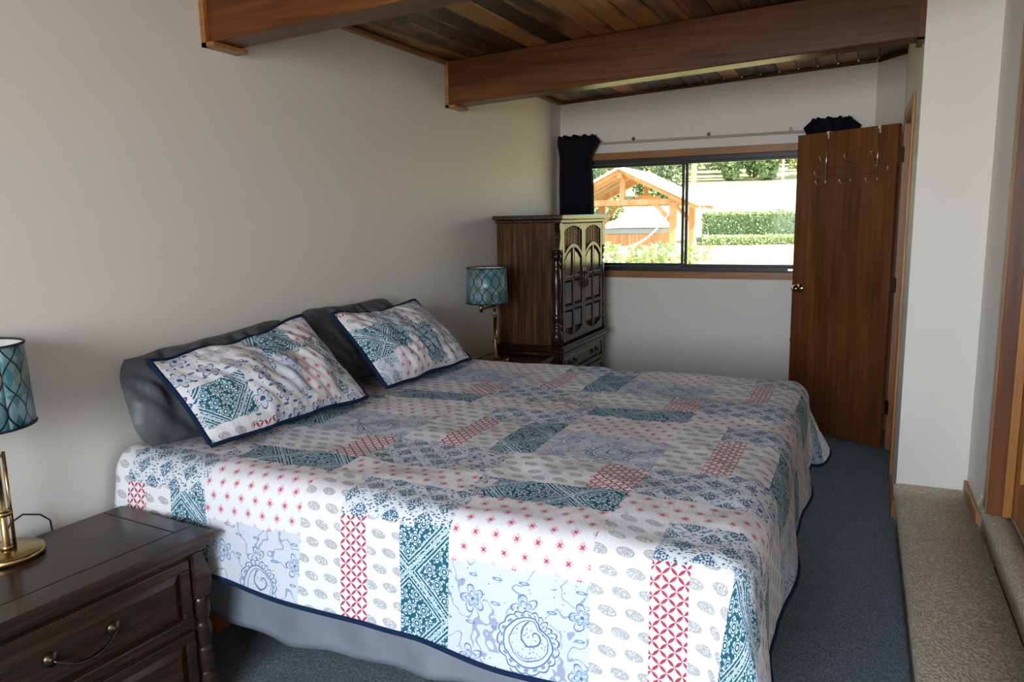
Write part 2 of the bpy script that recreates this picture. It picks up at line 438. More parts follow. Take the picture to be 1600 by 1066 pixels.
# ceiling: boards on a deck, roof above, its unseen eaves shaped to steer the sun
cz = lambda d: (lambda x: ceil_z(x) + d)
cb = MB(); i = 0
for x in (-.9, 4.6): cb.v += [(x, y, ceil_z(x) + d) for y in (-3.9, 6.30) for d in (.022, .16)]
cb.f += [(0, 4, 6, 2), (1, 3, 7, 5), (0, 1, 5, 4), (2, 6, 7, 3), (0, 2, 3, 1), (4, 5, 7, 6)]
ceil = struct(cb.build('ceiling', 'plaster_dark'))
BW = .1295
pm = MB(); hw = BW / 2 - .0015
pm.prism([(-hw, .021), (-hw, .004), (-hw + .004, 0), (hw - .004, 0), (hw, .004), (hw, .021)], 'Y', -.5, .5)
pme = pm.mesh('plank'); pme.materials.append(M['ceiling_wood'])
for k in range(22):
    cuts = [-2.3, .45, 2.32, 4.17, 6.0]
    if k % 2: cuts = [-2.3, -.2, 1.4, 3.3, 4.17, 6.0]
    for y0, y1 in zip(cuts[:-1], cuts[1:]):
        o = bpy.data.objects.new('plank', pme); col.objects.link(o); o.parent = ceil
        x = BW * (k + .5) + .005
        o.location = Vector((x, (y0 + y1) / 2, ceil_z(x))) - ceil.location; o.scale = (1, y1 - y0 - .002, 1); o.rotation_euler = (0, -math.atan(SL), 0)

def beam(y, w, label):
    t = thing('ceiling_beam', label, 'beam', (1.25, y + w / 2, 2.17), 0, 'dark timber ceiling beams')
    zb = lambda x: 2.180 + SL * x
    m = MB(); m.prism([(.012, zb(.012)), (2.498, zb(2.498)), (2.498, ceil_z(2.498) - .002), (.012, ceil_z(.012) - .002)], 'Y', y, y + w); m.build('timber', 'beam_wood', t, bev=.006)
    for x0, x1 in ((.001, .012),):
        c = MB().box(x0, x1 + .012, y - .016, y, zb(0) - .016, zb(0) + .245).box(x0, x1 + .012, y + w, y + w + .016, zb(0) - .016, zb(0) + .245).box(x0, x1 + .05, y - .016, y + w + .016, zb(0) - .016, zb(0) - .001)
        c.build('end_trim', 'trim_wood', t)
    c = MB().box(2.474, 2.499, y - .016, y, zb(2.5) - .016, zb(2.5) + .24).box(2.474, 2.499, y + w, y + w + .016, zb(2.5) - .016, zb(2.5) + .24).box(2.474, 2.499, y - .016, y + w + .016, zb(2.48) - .018, zb(2.48) - .003)
    c.build('end_trim', 'beam_wood', t)
beam(2.254, .143, 'dark timber ceiling beam above the bed pillows, nearer of the two')
beam(4.106, .143, 'dark timber ceiling beam running across in front of the window wall')
# narrow ceiling trims
struct(MB().box(.001, .02, 2.42, 4.09, 2.405, 2.432).box(.001, .02, 4.27, 5.98, 2.405, 2.432).build('trim_1', 'trim_wood', bev=.004))
m = MB(); m.prism([(.02, 2.41), (2.32, 2.41 + SL * 2.3), (2.32, ceil_z(2.32) - .001), (.02, ceil_z(.02) - .001)], 'Y', 5.982, 5.999); struct(m.build('trim_2', 'beam_wood', bev=.003))
m = MB(); m.prism([(2.325, 5.985), (2.49, 5.752), (2.498, 5.757), (2.335, 5.992)], 'Z', 2.515, 2.541); struct(m.build('trim_3', 'beam_wood'))

# ------------------------------------------------------------------ window in the back wall
W = struct(thing('window_1', None, None, ((WX0 + WX1) / 2, 6.0, WZ0)))
def rect_frame(x0, x1, z0, z1, t, y0, y1): return MB().box(x0, x1, y0, y1, z1 - t, z1).box(x0, x1, y0, y1, z0, z0 + t).box(x0, x0 + t, y0, y1, z0 + t, z1 - t).box(x1 - t, x1, y0, y1, z0 + t, z1 - t)
rect_frame(WX0 - .055, WX1 + .055, WZ0 - .055, WZ1 + .055, .055, 5.982, 5.9995).build('window_trim', 'trim_wood', W, bev=.003)
rect_frame(WX0 + .001, WX1 - .001, WZ0 + .001, WZ1 - .001, .036, 5.985, 6.085).build('window_frame', 'window_metal', W, bev=.002)
xm = 1.012
l = rect_frame(WX0 + .037, xm + .03, WZ0 + .037, WZ1 - .037, .022, 6.035, 6.062); ls = l.build('sash', 'window_metal', W, bev=.002)
MB().box(WX0 + .058, xm + .009, 6.046, 6.05, WZ0 + .058, WZ1 - .058).build('pane', 'glass', ls)
r = rect_frame(xm - .012, WX1 - .037, WZ0 + .037, WZ1 - .037, .018, 6.003, 6.03); rs = r.build('sash', 'window_metal', W, bev=.002)
MB().box(xm + .005, WX1 - .054, 6.015, 6.019, WZ0 + .054, WZ1 - .054).build('pane', 'glass', rs)
MB().box(1.80, 1.85, 5.975, 5.984, WZ0 + .012, WZ0 + .026).build('window_latch', 'nickel', W)
W2 = struct(thing('window_2', None, None, ((NX0 + NX1) / 2, -2.36, NZ0)))
rect_frame(NX0, NX1, NZ0, NZ1, .05, -2.40, -2.33).build('window_frame', 'window_metal', W2)
MB().box(NX0 + .05, NX1 - .05, -2.368, -2.364, NZ0 + .05, NZ1 - .05).build('pane', 'glass', W2)

# ------------------------------------------------------------------ doors
def casing(m, x0, x1, ya, yb, zb, zt, w):   # three-sided casing on an x plane
    m.box(x0, x1, ya - w, ya, zb, zt + w).box(x0, x1, yb, yb + w, zb, zt + w).box(x0, x1, ya, yb, zt, zt + w)
m = MB(); casing(m, 2.486, 2.4995, DY0, DY1, 0, DZ, .06); struct(m.build('trim_4', 'casing_wood', bev=.003))
m = MB().box(2.492, 2.622, DY0 + .0005, DY0 + .018, 0, DZ - .019).box(2.492, 2.622, DY1 - .018, DY1 - .0005, 0, DZ - .019).box(2.492, 2.622, DY0 + .0005, DY1 - .0005, DZ - .018, DZ - .0005)
struct(m.build('trim_5', 'casing_wood'))
HX, HY = 2.474, 5.262; EX, EY = 1.879, 5.70
ang = math.atan2(EY - HY, EX - HX); LW = math.hypot(EX - HX, EY - HY)
D = thing('door_1', None, None, (HX, HY, .012), ang); struct(D)
MB().box(0, LW, 0, .036, 0, 2.018).build('door_leaf', 'door_wood', D, bev=.002, world=False)
kb = MB().lathe([(.0, -.062), (.02, -.061), (.027, -.05), (.027, -.04), (.018, -.032), (.011, -.022), (.011, -.006), (.029, -.005), (.031, 0)], (LW - .065, 0, .98), 20, 'Y')
kb.build('knob', 'knob_brass', D, True, world=False)
MB().lathe([(.031, 0), (.029, .005), (.011, .006), (.011, .022), (.018, .032), (.027, .04), (.027, .05), (.02, .061), (0, .062)], (LW - .065, .036, .98), 20, 'Y').build('knob', 'knob_brass', D, True, world=False)
for z in (.22, 1.0, 1.79):
    MB().box(-.022, .012, -.004, -.0005, z, z + .09).lathe([(.006, z), (.006, z + .09)], (-.004, -.006, 0), 10).build('hinge', 'old_brass', D, world=False)
    MB().box(2.53, 2.565, DY1 - .0225, DY1 - .0185, z + .012, z + .102).build('hinge', 'brass', D).matrix_parent_inverse = D.matrix_world.inverted()
# (jamb-side hinge leaves are written in the room's frame)
for o in [c for c in D.children if c.name.startswith('hinge') and c.data.materials[0] == M['brass']]:
    me = o.data
    rot = Matrix.Rotation(-ang, 4, 'Z')
    for v in me.vertices: v.co = rot @ v.co
    o.matrix_parent_inverse = Matrix.Identity(4)
# right-hand closed door above the steps
m = MB(); casing(m, 2.786, 2.7995, RY0, RY1, RZ0, RZ1 - .06, .065); struct(m.build('trim_6', 'casing_wood', bev=.003))
m = MB().box(2.79, 2.922, RY1 - .02, RY1 - .0005, RZ0, RZ1 - .001).box(2.79, 2.922, RY0 + .0005, RY0 + .02, RZ0, RZ1 - .001); struct(m.build('trim_7', 'door_wood'))
D2_ = struct(thing('door_2', None, None, (2.88, RY0 + .03, RZ0 + .005)))
x0, x1, ya, yb, za, zb = 2.872, 2.908, RY0 + .022, RY1 - .024, RZ0 + .008, RZ1 - .004
MB().box(x0, x1, ya, ya + .10, za, zb).box(x0, x1, yb - .10, yb, za, zb).build('stile', 'casing_wood', D2_, bev=.002)
for a, b in ((za, za + .16), (.98, 1.1), (zb - .12, zb)): MB().box(x0, x1, ya + .1005, yb - .1005, a, b).build('rail', 'casing_wood', D2_, bev=.002)
for a, b in ((za + .16, .98), (1.1, zb - .12)): MB().box(x0 + .012, x1 - .012, ya + .101, yb - .101, a + .0005, b - .0005).build('panel', 'door_wood', D2_)
struct(MB().box(2.84, 2.87, RY1 - .036, RY1 - .0205, RZ0, RZ1 - .01).build('trim_8', 'casing_wood'))

# ------------------------------------------------------------------ carpeted steps and baseboards
def step(x0, x1, y0, y1, z0, z1, r, over, label):
    poly = [(x1, z0), (x0, z0), (x0, z1 - 2.2 * r), (x0 - over * .7, z1 - 1.7 * r), (x0 - over, z1 - r)]
    for k in range(1, 8):
        t = PI / 2 * k / 7; poly.append((x0 - over + r - r * math.cos(t), z1 - r + r * math.sin(t)))
    poly += [(x1, z1)]
    n = len(poly); ys = [y0 + (y1 - y0) * k / 30 for k in range(31)]; m = MB()
    for y in ys: m.v += [(a + .002 * noise.noise((a * 9, y * 5, b * 9)), y, b) for a, b in poly]
    for k in range(30):
        for j in range(n): m.f.append((k * n + j, k * n + (j + 1) % n, (k + 1) * n + (j + 1) % n, (k + 1) * n + j))
    m.f += [tuple(range(n)), tuple(30 * n + j for j in range(n))[::-1]]
    o = m.build('carpet_step', 'carpet_step', smooth=False); tag(o, label, 'step', 'carpeted steps on the right')
    for p in o.data.polygons: p.use_smooth = len(p.vertices) == 4
step(2.50, 2.7965, -2.29, 4.047, .001, .185, .028, .012, 'beige carpeted lower step along the floor, ending at the white wall end')
step(2.80, 2.868, RY0 + .003, 3.60, .1855, .315, .034, .014, 'beige carpeted upper step in front of the orange wood door frame')
struct(MB().box(2.785, 2.7995, 3.606, 4.045, .186, .238).build('baseboard_right', 'casing_wood', bev=.003))
struct(MB().box(2.486, 2.4995, 4.052, 4.468, 0, .09).build('baseboard_door', 'casing_wood', bev=.003))
struct(MB().box(.0005, 2.33, 5.986, 5.9995, 0, .085).build('baseboard_back', 'casing_wood', bev=.003))

# ------------------------------------------------------------------ bed
B = thing('bed', 'king size bed with orange wood base and hanging grey sheet', 'bed', (1.05, 2.70, 0))
m = MB().box(.06, 2.0, 1.90, 1.925, .10, .24).box(.06, 2.0, 3.53, 3.555, .10, .24).box(1.975, 2.0, 1.926, 3.529, .10, .24).box(.06, .085, 1.926, 3.529, .10, .24).box(.086, 1.974, 1.926, 3.529, .2, .24)
m.build('base_frame', 'bed_wood', B, bev=.004)
for x in (.09, 1.9):
    for y in (1.93, 3.45): MB().box(x, x + .07, y, y + .07, 0, .199).build('leg', 'bed_wood', B)
MB().box(.07, 2.02, 1.80, 3.60, .241, .44).build('box_spring', 'grey_sheet', B, bev=.03)
MB().box(.06, 2.03, 1.785, 3.615, .441, .735).build('mattress', 'mattress', B, bev=.06)
m = MB(); NX, NZ = 90, 16
for i in range(NX + 1):
    x = .05 + 1.98 * i / NX
    zb = .215 - .028 * (x / 2) + .010 * math.sin(x * 6.5) + .006 * math.sin(x * 15 + 1)
    for j in range(NZ + 1):
        t = j / NZ; z = .52 + (zb - .52) * t
        fold = .016 * noise.noise((x * 7 - t * 2.2, t * 1.2, 3.1)) + .010 * math.sin(x * 26 + t * 5)
        m.v.append((x, 1.765 - .035 * t + fold * (t * .9 + .1) - .006, z))
for i in range(NX):
    for j in range(NZ): k = i * (NZ + 1) + j; m.f.append((k, k + 1, k + NZ + 2, k + NZ + 1))
o = m.build('hanging_sheet', 'grey_sheet', B, True); o.modifiers.new('t', 'SOLIDIFY').thickness = .003

# ------------------------------------------------------------------ quilt
G = .01116
KEYS = ['RL', 'DM', 'GL', 'BT', 'TC', 'PS', 'FL']
def block(cu, cv):   # cu 0..79, cv -34..47
    if cv >= 0:
        if cu < 35: return 'PS' if cv < 25 else 'DM'
        if cu < 48: return 'GL'
        if cv >= 32: return 'BT'
        return 'RL' if cu < 56 else 'GL' if cu < 66 else 'TC'
    if cv < -21: return 'TC' if cu < 35 else 'DM' if cu < 75 else 'FL'
    return 'GL' if cu < 23 else 'RL' if cu < 35 else 'BT' if cu < 63 else 'FL' if cu < 75 else 'GL'
XF, YF, ZT = 2.02, 3.59, .752
def edge(sx): return 1.765 - .045 * sx
RR = .085
def hang(e, k):
    q = RR * PI / 2
    if e < q: return RR * math.sin(e / RR), RR * (1 - math.cos(e / RR))
    return RR + (e - q) * k, RR + (e - q) * math.sqrt(max(.05, 1 - k * k))
def quilt_pt(s, t):
    y0 = edge(s); a = max(0, s - XF); b = 0; sg = 0
    if t < y0: b, sg = y0 - t, -1
    elif t > YF: b, sg = t - YF, 1
    puff = .010 * noise.noise((s * 3.2, t * 3.2, 0)) + .006 * noise.noise((s * 9, t * 9, 4)) + .0025 * noise.noise((s * 26, t * 26, 8))
    x, y, z = min(s, XF), min(max(t, y0), YF), ZT + puff + .006
    r = math.hypot(a, b)
    if r > 0:
        phi = math.atan2(b, a)
        if a > 0 and b > 0:      # rounded quilt corners
            bm = .385 if sg > 0 else .43
            rl = min(.415 / max(math.cos(phi), 1e-4), bm / max(math.sin(phi), 1e-4)); r0 = .415 * math.cos(phi) ** 2 + bm * math.sin(phi) ** 2 + .035 * math.sin(2 * phi)
            q_ = r0 / rl; a *= q_; b *= q_; r *= q_
        c2 = math.sin(2 * phi) ** 2
        k = .09 + .055 * math.sin(s * 9 + .6) * (phi > .8) + .05 * math.sin(t * 8 + 1.2) * (phi < .8) + c2 * (.36 + .10 * math.cos(6 * phi)) * (1.05 if sg > 0 else 1)
        if sg < 0 and s < .5: k += .04 * (.5 - s) / .5
        k = max(.05, k) + .05 * noise.noise((s * 4, t * 4, 2)) * min(1, r * 4)
        out, dr = hang(r, k)
        x += out * a / r; y += sg * out * b / r; z = ZT + puff * (1 - min(1, r * 3)) + .006 - dr
        z += .0
    return (max(x, .012), y, max(z, .02))
s0, s1 = .03, 2.46
nI = int((s1 - s0) / G); tA, tB = 1.30, 4.00; nJ = int((tB - tA) / G)
m = MB(); m.uv = []; m.mi = []
for i in range(nI + 1):
    s = s0 + i * G
    for j in range(nJ + 1):
        jj = j / nJ
        t = tA + j * G
        lo = edge(s) - (.375 + .055 * min(1, s / 1.9))       # hem line drifts a little lower towards the foot
        tt = lo + (t - tA) * (tB - lo) / (tB - tA)
        m.v.append(quilt_pt(s, tt)); m.uv.append((s, tt))
for i in range(nI):
    for j in range(nJ):
        k = i * (nJ + 1) + j; m.f.append((k, k + nJ + 1, k + nJ + 2, k + 1))
        sc_, tc_ = m.uv[k][0] + G / 2, (m.uv[k][1] + m.uv[k + 1][1]) / 2
        cu = int(math.floor((sc_ - .450) / G)) % 80; cv = (int(math.floor((tc_ - 2.175) / G)) + 34) % 82 - 34
        m.mi.append(KEYS.index(block(cu, cv)))
quilt = m.build('quilt', [PR[k] for k in KEYS] + ['navy'], None, True)
tag(quilt, 'white, teal and red patchwork quilt spread over the bed', 'quilt')
sd = quilt.modifiers.new('thick', 'SOLIDIFY'); sd.thickness = .007; sd.offset = -1; sd.material_offset = 20; sd.material_offset_rim = 20
per = [m.v[i * (nJ + 1)] for i in range(0, nI + 1, 2)] + [m.v[nI * (nJ + 1) + j] for j in range(0, nJ + 1, 2)] + [m.v[i * (nJ + 1) + nJ] for i in range(nI, -1, -2)]
MB().tube(per, .0075, 6).build('binding', 'navy', quilt, True)

# ------------------------------------------------------------------ pillows
def pillow(name, c, thick, mats, label, cat, group, lay=None, nu=60, nv=36, wr=.006, power=.42, mat_pipe=None, seed=0, sag=0.0, rnd=.05, bow=.06):
    BL, BR, TL, TR = [Vector(p) for p in c]
    nrm = (BR - BL).cross(TL - BL).normalized()
    if nrm.x < 0: nrm = -nrm
    m = MB(); m.uv = []; m.mi = []
    W_, H_ = (BR - BL).length, (TL - BL).length
    def pt(u, v, side):
        a_, b_ = 2 * u - 1, 2 * v - 1
        u_ = .5 + .5 * a_ * (1 - rnd * b_ ** 4 - bow * (1 - b_ * b_)); v_ = .5 + .5 * b_ * (1 - rnd * a_ ** 4 - bow * (1 - a_ * a_) + .05 * noise.noise((u * 5 + seed, 3, seed)))
        p = (BL * (1 - u_) + BR * u_) * (1 - v_) + (TL * (1 - u_) + TR * u_) * v_
        ex = max(0.0, (1 - (2 * u - 1) ** 2) * (1 - (2 * v - 1) ** 2)) ** power
        w_ = wr * noise.noise((u * 7 + seed, v * 3, 1)) + wr * .55 * noise.noise((u * 24 + v * 7 + seed, v * 3, 5))
        e2 = 1 - abs(2 * u - 1) ** 6
        p = p + nrm * (side * thick * ex * (1 if side > 0 or not lay else .25) + w_ * min(1, ex * 2) * (side > 0))
        p.z += (-.018 * sag * math.sin(PI * u) * v) + .012 * sag * noise.noise((u * 5 + seed, 7, 2)) * v
        return p
    for side in (1, -1):
        b0 = len(m.v)
        for i in range(nu + 1):
            for j in range(nv + 1):
                u, v = i / nu, j / nv
                m.v.append(tuple(pt(u, v, side))); m.uv.append((u * W_ + seed * .37, v * H_ + seed * .21))
        for i in range(nu):
            for j in range(nv):
                k = b0 + i * (nv + 1) + j; q = (k, k + nv + 1, k + nv + 2, k + 1); m.f.append(q if side > 0 else q[::-1])
                key = 0
                if lay and side > 0:
                    u, v = (i + .5) / nu, (j + .5) / nv
                    for kk, u0, u1, v0, v1 in lay:
                        if u0 <= u < u1 and v0 <= v < v1: key = KEYS.index(kk)
                elif lay: key = len(mats) - 1
                m.mi.append(key)
    o = m.build(name, mats, None, True); tag(o, label, cat, group)
    if mat_pipe:
        loop = [pt(i / 40, 0, 1) for i in range(41)] + [pt(1, j / 24, 1) for j in range(1, 25)] + [pt(1 - i / 40, 1, 1) for i in range(1, 41)] + [pt(0, 1 - j / 24, 1) for j in range(1, 24)]
        MB().tube(loop, .0085, 6, True).build('piping', mat_pipe, o, True)
    return o
near_lay = [('FL', 0, 1, 0, 1), ('GL', .22, .50, .70, 1), ('TC', .02, .27, .16, .58), ('GL', 0, .25, 0, .16), ('PS', .46, .62, .22, .80), ('TC', .50, .74, .66, 1), ('DM', .74, 1, .74, 1), ('DM', .60, .80, .06, .62), ('BT', .80, 1, .08, .74), ('GL', .90, 1, .04, .26), ('RL', .94, 1, 0, .07), ('RL', .22, .34, 0, .06)]
far_lay = [('FL', 0, 1, 0, 1), ('RL', 0, .22, .93, 1), ('GL', 0, .22, .72, .93), ('BT', .22, .56, .44, 1), ('TC', 0, .36, .30, .70), ('PS', 0, .16, 0, .30), ('DM', .16, .46, 0, .34), ('DM', .54, .72, .60, 1), ('TC', .46, .64, .08, .58), ('PS', .72, 1, .46, 1), ('GL', .64, .90, .05, .46)]
qm = [PR[k] for k in KEYS] + ['navy']
pillow('grey_pillow', [(.185, 1.66, .765), (.19, 2.52, .775), (.07, 1.67, 1.09), (.07, 2.52, 1.13)], .075, ['grey_sham'], 'dark grey pillow behind the nearer patchwork sham, against the wall', 'pillow', 'grey pillows against the wall', wr=.04, seed=3, sag=1, rnd=.12, bow=.02, power=.5)
pillow('grey_pillow', [(.19, 2.58, .775), (.19, 3.36, .775), (.07, 2.57, 1.145), (.07, 3.30, 1.135)], .075, ['grey_sham'], 'dark grey pillow mostly hidden behind the farther patchwork sham', 'pillow', 'grey pillows against the wall', wr=.035, seed=5, sag=1, rnd=.12, bow=.02, power=.5)
pillow('pillow_sham', [(.375, 1.765, .785), (.455, 2.565, .785), (.16, 1.725, 1.075), (.165, 2.515, 1.135)], .10, qm, 'patchwork pillow sham nearest the lamp at the left edge', 'pillow', 'patchwork pillow shams', near_lay, 90, 52, .020, .62, 'navy', 1, 1.2, .04, .07)
pillow('pillow_sham', [(.435, 2.705, .785), (.47, 3.465, .785), (.165, 2.685, 1.115), (.165, 3.40, 1.105)], .105, qm, 'patchwork pillow sham on the far side of the bed near the window', 'pillow', 'patchwork pillow shams', far_lay, 90, 52, .020, .62, 'navy', 2, 1.2, .04, .07)

# ------------------------------------------------------------------ nightstands
def bail(parent, x, y, z, w, name='handle'):
    m = MB(); 
    for s_ in (-1, 1): m.lathe([(.0, .012), (.008, .011), (.010, .006), (.020, .004), (.021, 0)], (x, y + s_ * w / 2, z), 14, 'X')
    pts = []
    for k in range(17):
        t = -1 + 2 * k / 16; pts.append((x + .014 + .012 * (1 - t * t), y + t * w / 2, z - .036 * (1 - abs(t) ** 2.2)))
    rr = [.0045 + .003 * (abs(math.sin(k * 1.2)) if 4 < k < 12 else 0) for k in range(17)]
    m.tube(pts, rr, 8)
    m.build(name, 'old_brass', parent, True, world=False)
def turned(m, x, y, z0, z1, r, seg=3, n=18):
    prof = []; H = z1 - z0
    for k in range(41):
        t = k / 40; q = abs(math.sin(PI * seg * t)); prof.append((r * (.70 + .30 * q ** .5), z0 + H * t))
    m.lathe(prof, (x, y, 0), n)
def raised_panel(m, x, ya, yb, za, zb, d=.008, e=.014):
    i = len(m.v); m.v += [(x, ya, za), (x, yb, za), (x, yb, zb), (x, ya, zb), (x + d, ya + e, za + e), (x + d, yb - e, za + e), (x + d, yb - e, zb - e), (x + d, ya + e, zb - e)]
    m.f += [tuple(i + k for k in q) for q in ((4, 5, 6, 7), (0, 1, 5, 4), (1, 2, 6, 5), (2, 3, 7, 6), (3, 0, 4, 7), (3, 2, 1, 0))]
def drawer(parent, xf, ya, yb, za, zb, hw):
    m = MB().box(xf - .03, xf, ya, yb, za, zb); f = m.build('drawer', 'dark_wood', parent, world=False, bev=.002)
    t = .032
    m = MB().box(xf + .0005, xf + .012, ya, yb, zb - t, zb).box(xf + .0005, xf + .012, ya, yb, za, za + t).box(xf + .0005, xf + .012, ya, ya + t, za + t, zb - t).box(xf + .0005, xf + .012, yb - t, yb, za + t, zb - t)
    m.build('drawer_frame', 'dark_wood', f, bev=.004, world=False)
    m = MB(); raised_panel(m, xf + .001, ya + t + .004, yb - t - .004, za + t + .004, zb - t - .004, .009, .018); m.build('drawer_panel', 'dark_wood', f, world=False)
    bail(f, xf + .0105, (ya + yb) / 2, (za + zb) / 2 + .012, hw)
def nightstand(label, loc, rz, Wd=.66):
    t = thing('nightstand', label, 'nightstand', loc, rz, 'dark wooden nightstands beside the bed')
    Dp, H = .44, .60          # local: back at x=0, front at +x, y from 0 to Wd
    MB().box(.01, Dp - .035, .02, Wd - .02, .05, H - .055).build('body', 'dark_wood', t, world=False, bev=.002)
    MB().box(.005, Dp - .01, .01, Wd - .01, 0, .05).build('plinth', 'dark_wood', t, world=False, bev=.006)
    MB().box(.004, Dp - .012, .012, Wd - .012, H - .054, H - .036).box(.002, Dp - .002, .004, Wd - .004, H - .036, H - .022).build('top_moulding', 'dark_wood', t, world=False, bev=.005)
    for a in ((0, Dp - .085, .066, Wd - .066), (Dp - .084, Dp + .008, .0, Wd), (0, Dp - .085, 0, .065), (0, Dp - .085, Wd - .065, Wd)):
        MB().box(a[0], a[1], a[2], a[3], H - .0215, H).build('top_board', 'dark_wood', t, world=False, bev=.0025)
    drawer(t, Dp - .034, .07, Wd - .07, .318, H - .07, .17); drawer(t, Dp - .034, .07, Wd - .07, .075, .305, .17)
    for y in (.035, Wd - .035):
        m = MB(); turned(m, Dp - .035, y, .08, .40, .026, 4); m.build('corner_post', 'dark_wood', t, True, world=False)
        q = [(.0, .0), (.0, .135), (-.006, .135)]
        m = MB(); sg = 1 if y > .3 else -1
        prof = [(y - .028, .40), (y + .020, .40)]
        for k in range(9): a = k / 8; prof.append((y + (.018 + .012 * math.sin(a * PI * 1.5)), .40 + .145 * a))
        prof.append((y - .028, .545)); prof = [(y + (p - y) * sg, z) for p, z in prof]
        m.prism(prof if sg > 0 else prof[::-1], 'X', Dp - .055, Dp - .012); m.build('corner_bracket', 'dark_wood', t, world=False, bev=.003)
        MB().lathe([(0, .005), (.004, .004), (.005, 0)], (Dp - .012, y, .43), 10, 'X').build('stud', 'old_brass', t, True, world=False)
    return t
nightstand('dark wooden nightstand with brass drawer pulls at the left edge', (.035, .835, 0), math.radians(-5), .80)
nightstand('dark wooden nightstand between the bed and the tall armoire', (.012, 3.975, 0), 0)

# ------------------------------------------------------------------ armoire
A = thing('armoire', 'tall dark wooden armoire with spindle doors and turned corner columns', 'armoire', (.26, 5.2, 0))
Y0, Y1, XR = 4.70, 5.70, .485
MB().box(.012, XR - .03, Y0 + .02, Y1 - .02, .05, .60).build('chest_body', 'dark_wood_up', A, bev=.003)
MB().box(.012, XR, Y0 + .01, Y1 - .01, 0, .05).build('plinth', 'dark_wood', A, bev=.006)
MB().box(.010, XR + .012, Y0 + .005, Y1 - .005, .601, .617).box(.010, XR + .025, Y0 - .008, Y1 + .008, .617, .633).box(.010, XR + .015, Y0, Y1, .633, .648).build('waist_moulding', 'dark_wood', A, bev=.005)
MB().box(.012, XR - .045, Y0 + .035, Y1 - .035, .649, 1.50).build('cabinet_body', 'dark_wood_up', A, bev=.003)
MB().box(.010, XR + .004, Y0 + .012, Y1 - .012, 1.475, 1.497).box(.010, XR + .03, Y0 - .03, Y1 + .01, 1.4975, 1.527).build('crown', 'dark_wood', A, bev=.006)
def adoor(ya, yb, hand):
    za, zb = .665, 1.467; xf = XR - .044; H = zb - za
    o = MB().box(xf, xf + .014, ya, yb, za, zb).build('door', 'dark_wood_up', A, bev=.001)
    x0, x1 = xf + .0145, xf + .036; st = .036; yc = (ya + yb) / 2; hw_ = (yb - ya) / 2 - st
    ys = [ya + st + (yb - ya - 2 * st) * k / 20 for k in range(21)]
    nd = lambda y: (y - yc) / hw_
    arch = lambda zt, rise: (lambda y: zt - rise * (nd(y) ** 2))
    m = MB().box(x0, x1, ya, ya + st, za, zb).box(x0, x1, yb - st, yb, za, zb)
    m.strip(ys, arch(1.452, .035), lambda y: zb, x0, x1)                       # top rail over the grille
    m.strip(ys, arch(1.305, .075), arch(1.330, .065), x0, x1)                  # arched rail
    m.strip(ys, lambda y: 1.085, lambda y: 1.112, x0, x1); m.strip(ys, lambda y: .880, lambda y: .905, x0, x1)
    m.strip(ys, lambda y: za, lambda y: .700 + .035 * nd(y) ** 2, x0, x1)
    m.box(x0, x1, yc - .012, yc + .012, .70, 1.305)
    m.build('door_frame', 'dark_wood', o, bev=.002)
    for s_ in (-1, 1):
        a, b = (ya + st + .006, yc - .018) if s_ < 0 else (yc + .018, yb - st - .006)
        for zl, zh in ((.91, 1.08), (.74, .875)):
            m = MB(); raised_panel(m, x0, a, b, zl, zh, .016, .014); m.build('panel', 'dark_wood', o)
        f = arch(1.298, .075); m = MB(); q = [(a, 1.117), (b, 1.117), (b, f(b)), ((a + b) / 2, f((a + b) / 2)), (a, f(a))]
        m.prism(q, 'X', x0, x0 + .006); c_ = ((a + b) / 2, 1.19); q2 = [(c_[0] + (y - c_[0]) * .72, c_[1] + (z - c_[1]) * .82) for y, z in q]; m.prism(q2, 'X', x0 + .006, x0 + .015)
        m.build('panel', 'dark_wood', o)
    for k in range(6):
        y = ya + st + (yb - ya - 2 * st) * (k + .5) / 6; zl, zh = arch(1.330, .065)(y), arch(1.452, .035)(y)
        prof = [(.0035 + .0045 * abs(math.sin(PI * 4 * i / 24)), zl + (zh - zl) * i / 24) for i in range(25)]
        MB().lathe(prof, (x0 + .010, y, 0), 8).build('spindle', 'trim_wood', o, True)
    y = yb - st / 2 if hand > 0 else ya + st / 2
    m = MB().box(x1, x1 + .003, y - .010, y + .010, 1.0, 1.15).lathe([(.0, .022), (.009, .02), (.012, .014), (.006, .006), (.006, 0)], (x1 + .003, y, 1.12), 12, 'X')
    m.tube([(x1 + .012, y, 1.115), (x1 + .022, y - .008, 1.09), (x1 + .024, y, 1.05), (x1 + .022, y + .008, 1.03), (x1 + .014, y, 1.015)], .005, 8)
    m.build('pull', 'old_brass', o, True)
adoor(4.775, 5.199, 1); adoor(5.201, 5.625, -1)
for y, s_ in ((Y0 + .042, 1), (Y1 - .042, -1)):
    m = MB(); xc = XR - .045
    prof = []
    for r_, z in ((.030, .652), (.030, .745), (.018, .755), (.026, .775), (.026, .79), (.016, .80), (.022, .82), (.029, .84), (.022, .862), (.020, .87), (.025, 1.0), (.027, 1.06), (.022, 1.165), (.016, 1.18), (.026, 1.20), (.016, 1.22), (.022, 1.235), (.028, 1.255), (.022, 1.275), (.03, 1.285), (.03, 1.295)): prof.append((r_, z))
    prof = [(q_ * 1.25, z) for q_, z in prof]; m.lathe(prof, (xc + .008, y - .012 * s_, 0), 20); m.build('corner_column', 'dark_wood', A, True)
    q = [(y - .034 * s_, 1.296), (y + .030 * s_, 1.296), (y + .030 * s_, 1.474), (y - .02 * s_, 1.474)]
    for k in range(1, 9): a = k / 9; q.append((y - (.022 + .010 * math.cos(a * PI * 2.2)) * s_, 1.474 - .178 * a))
    m = MB(); m.prism(q, 'X', XR - .044, XR - .006); m.build('corner_bracket', 'dark_wood', A, bev=.002)
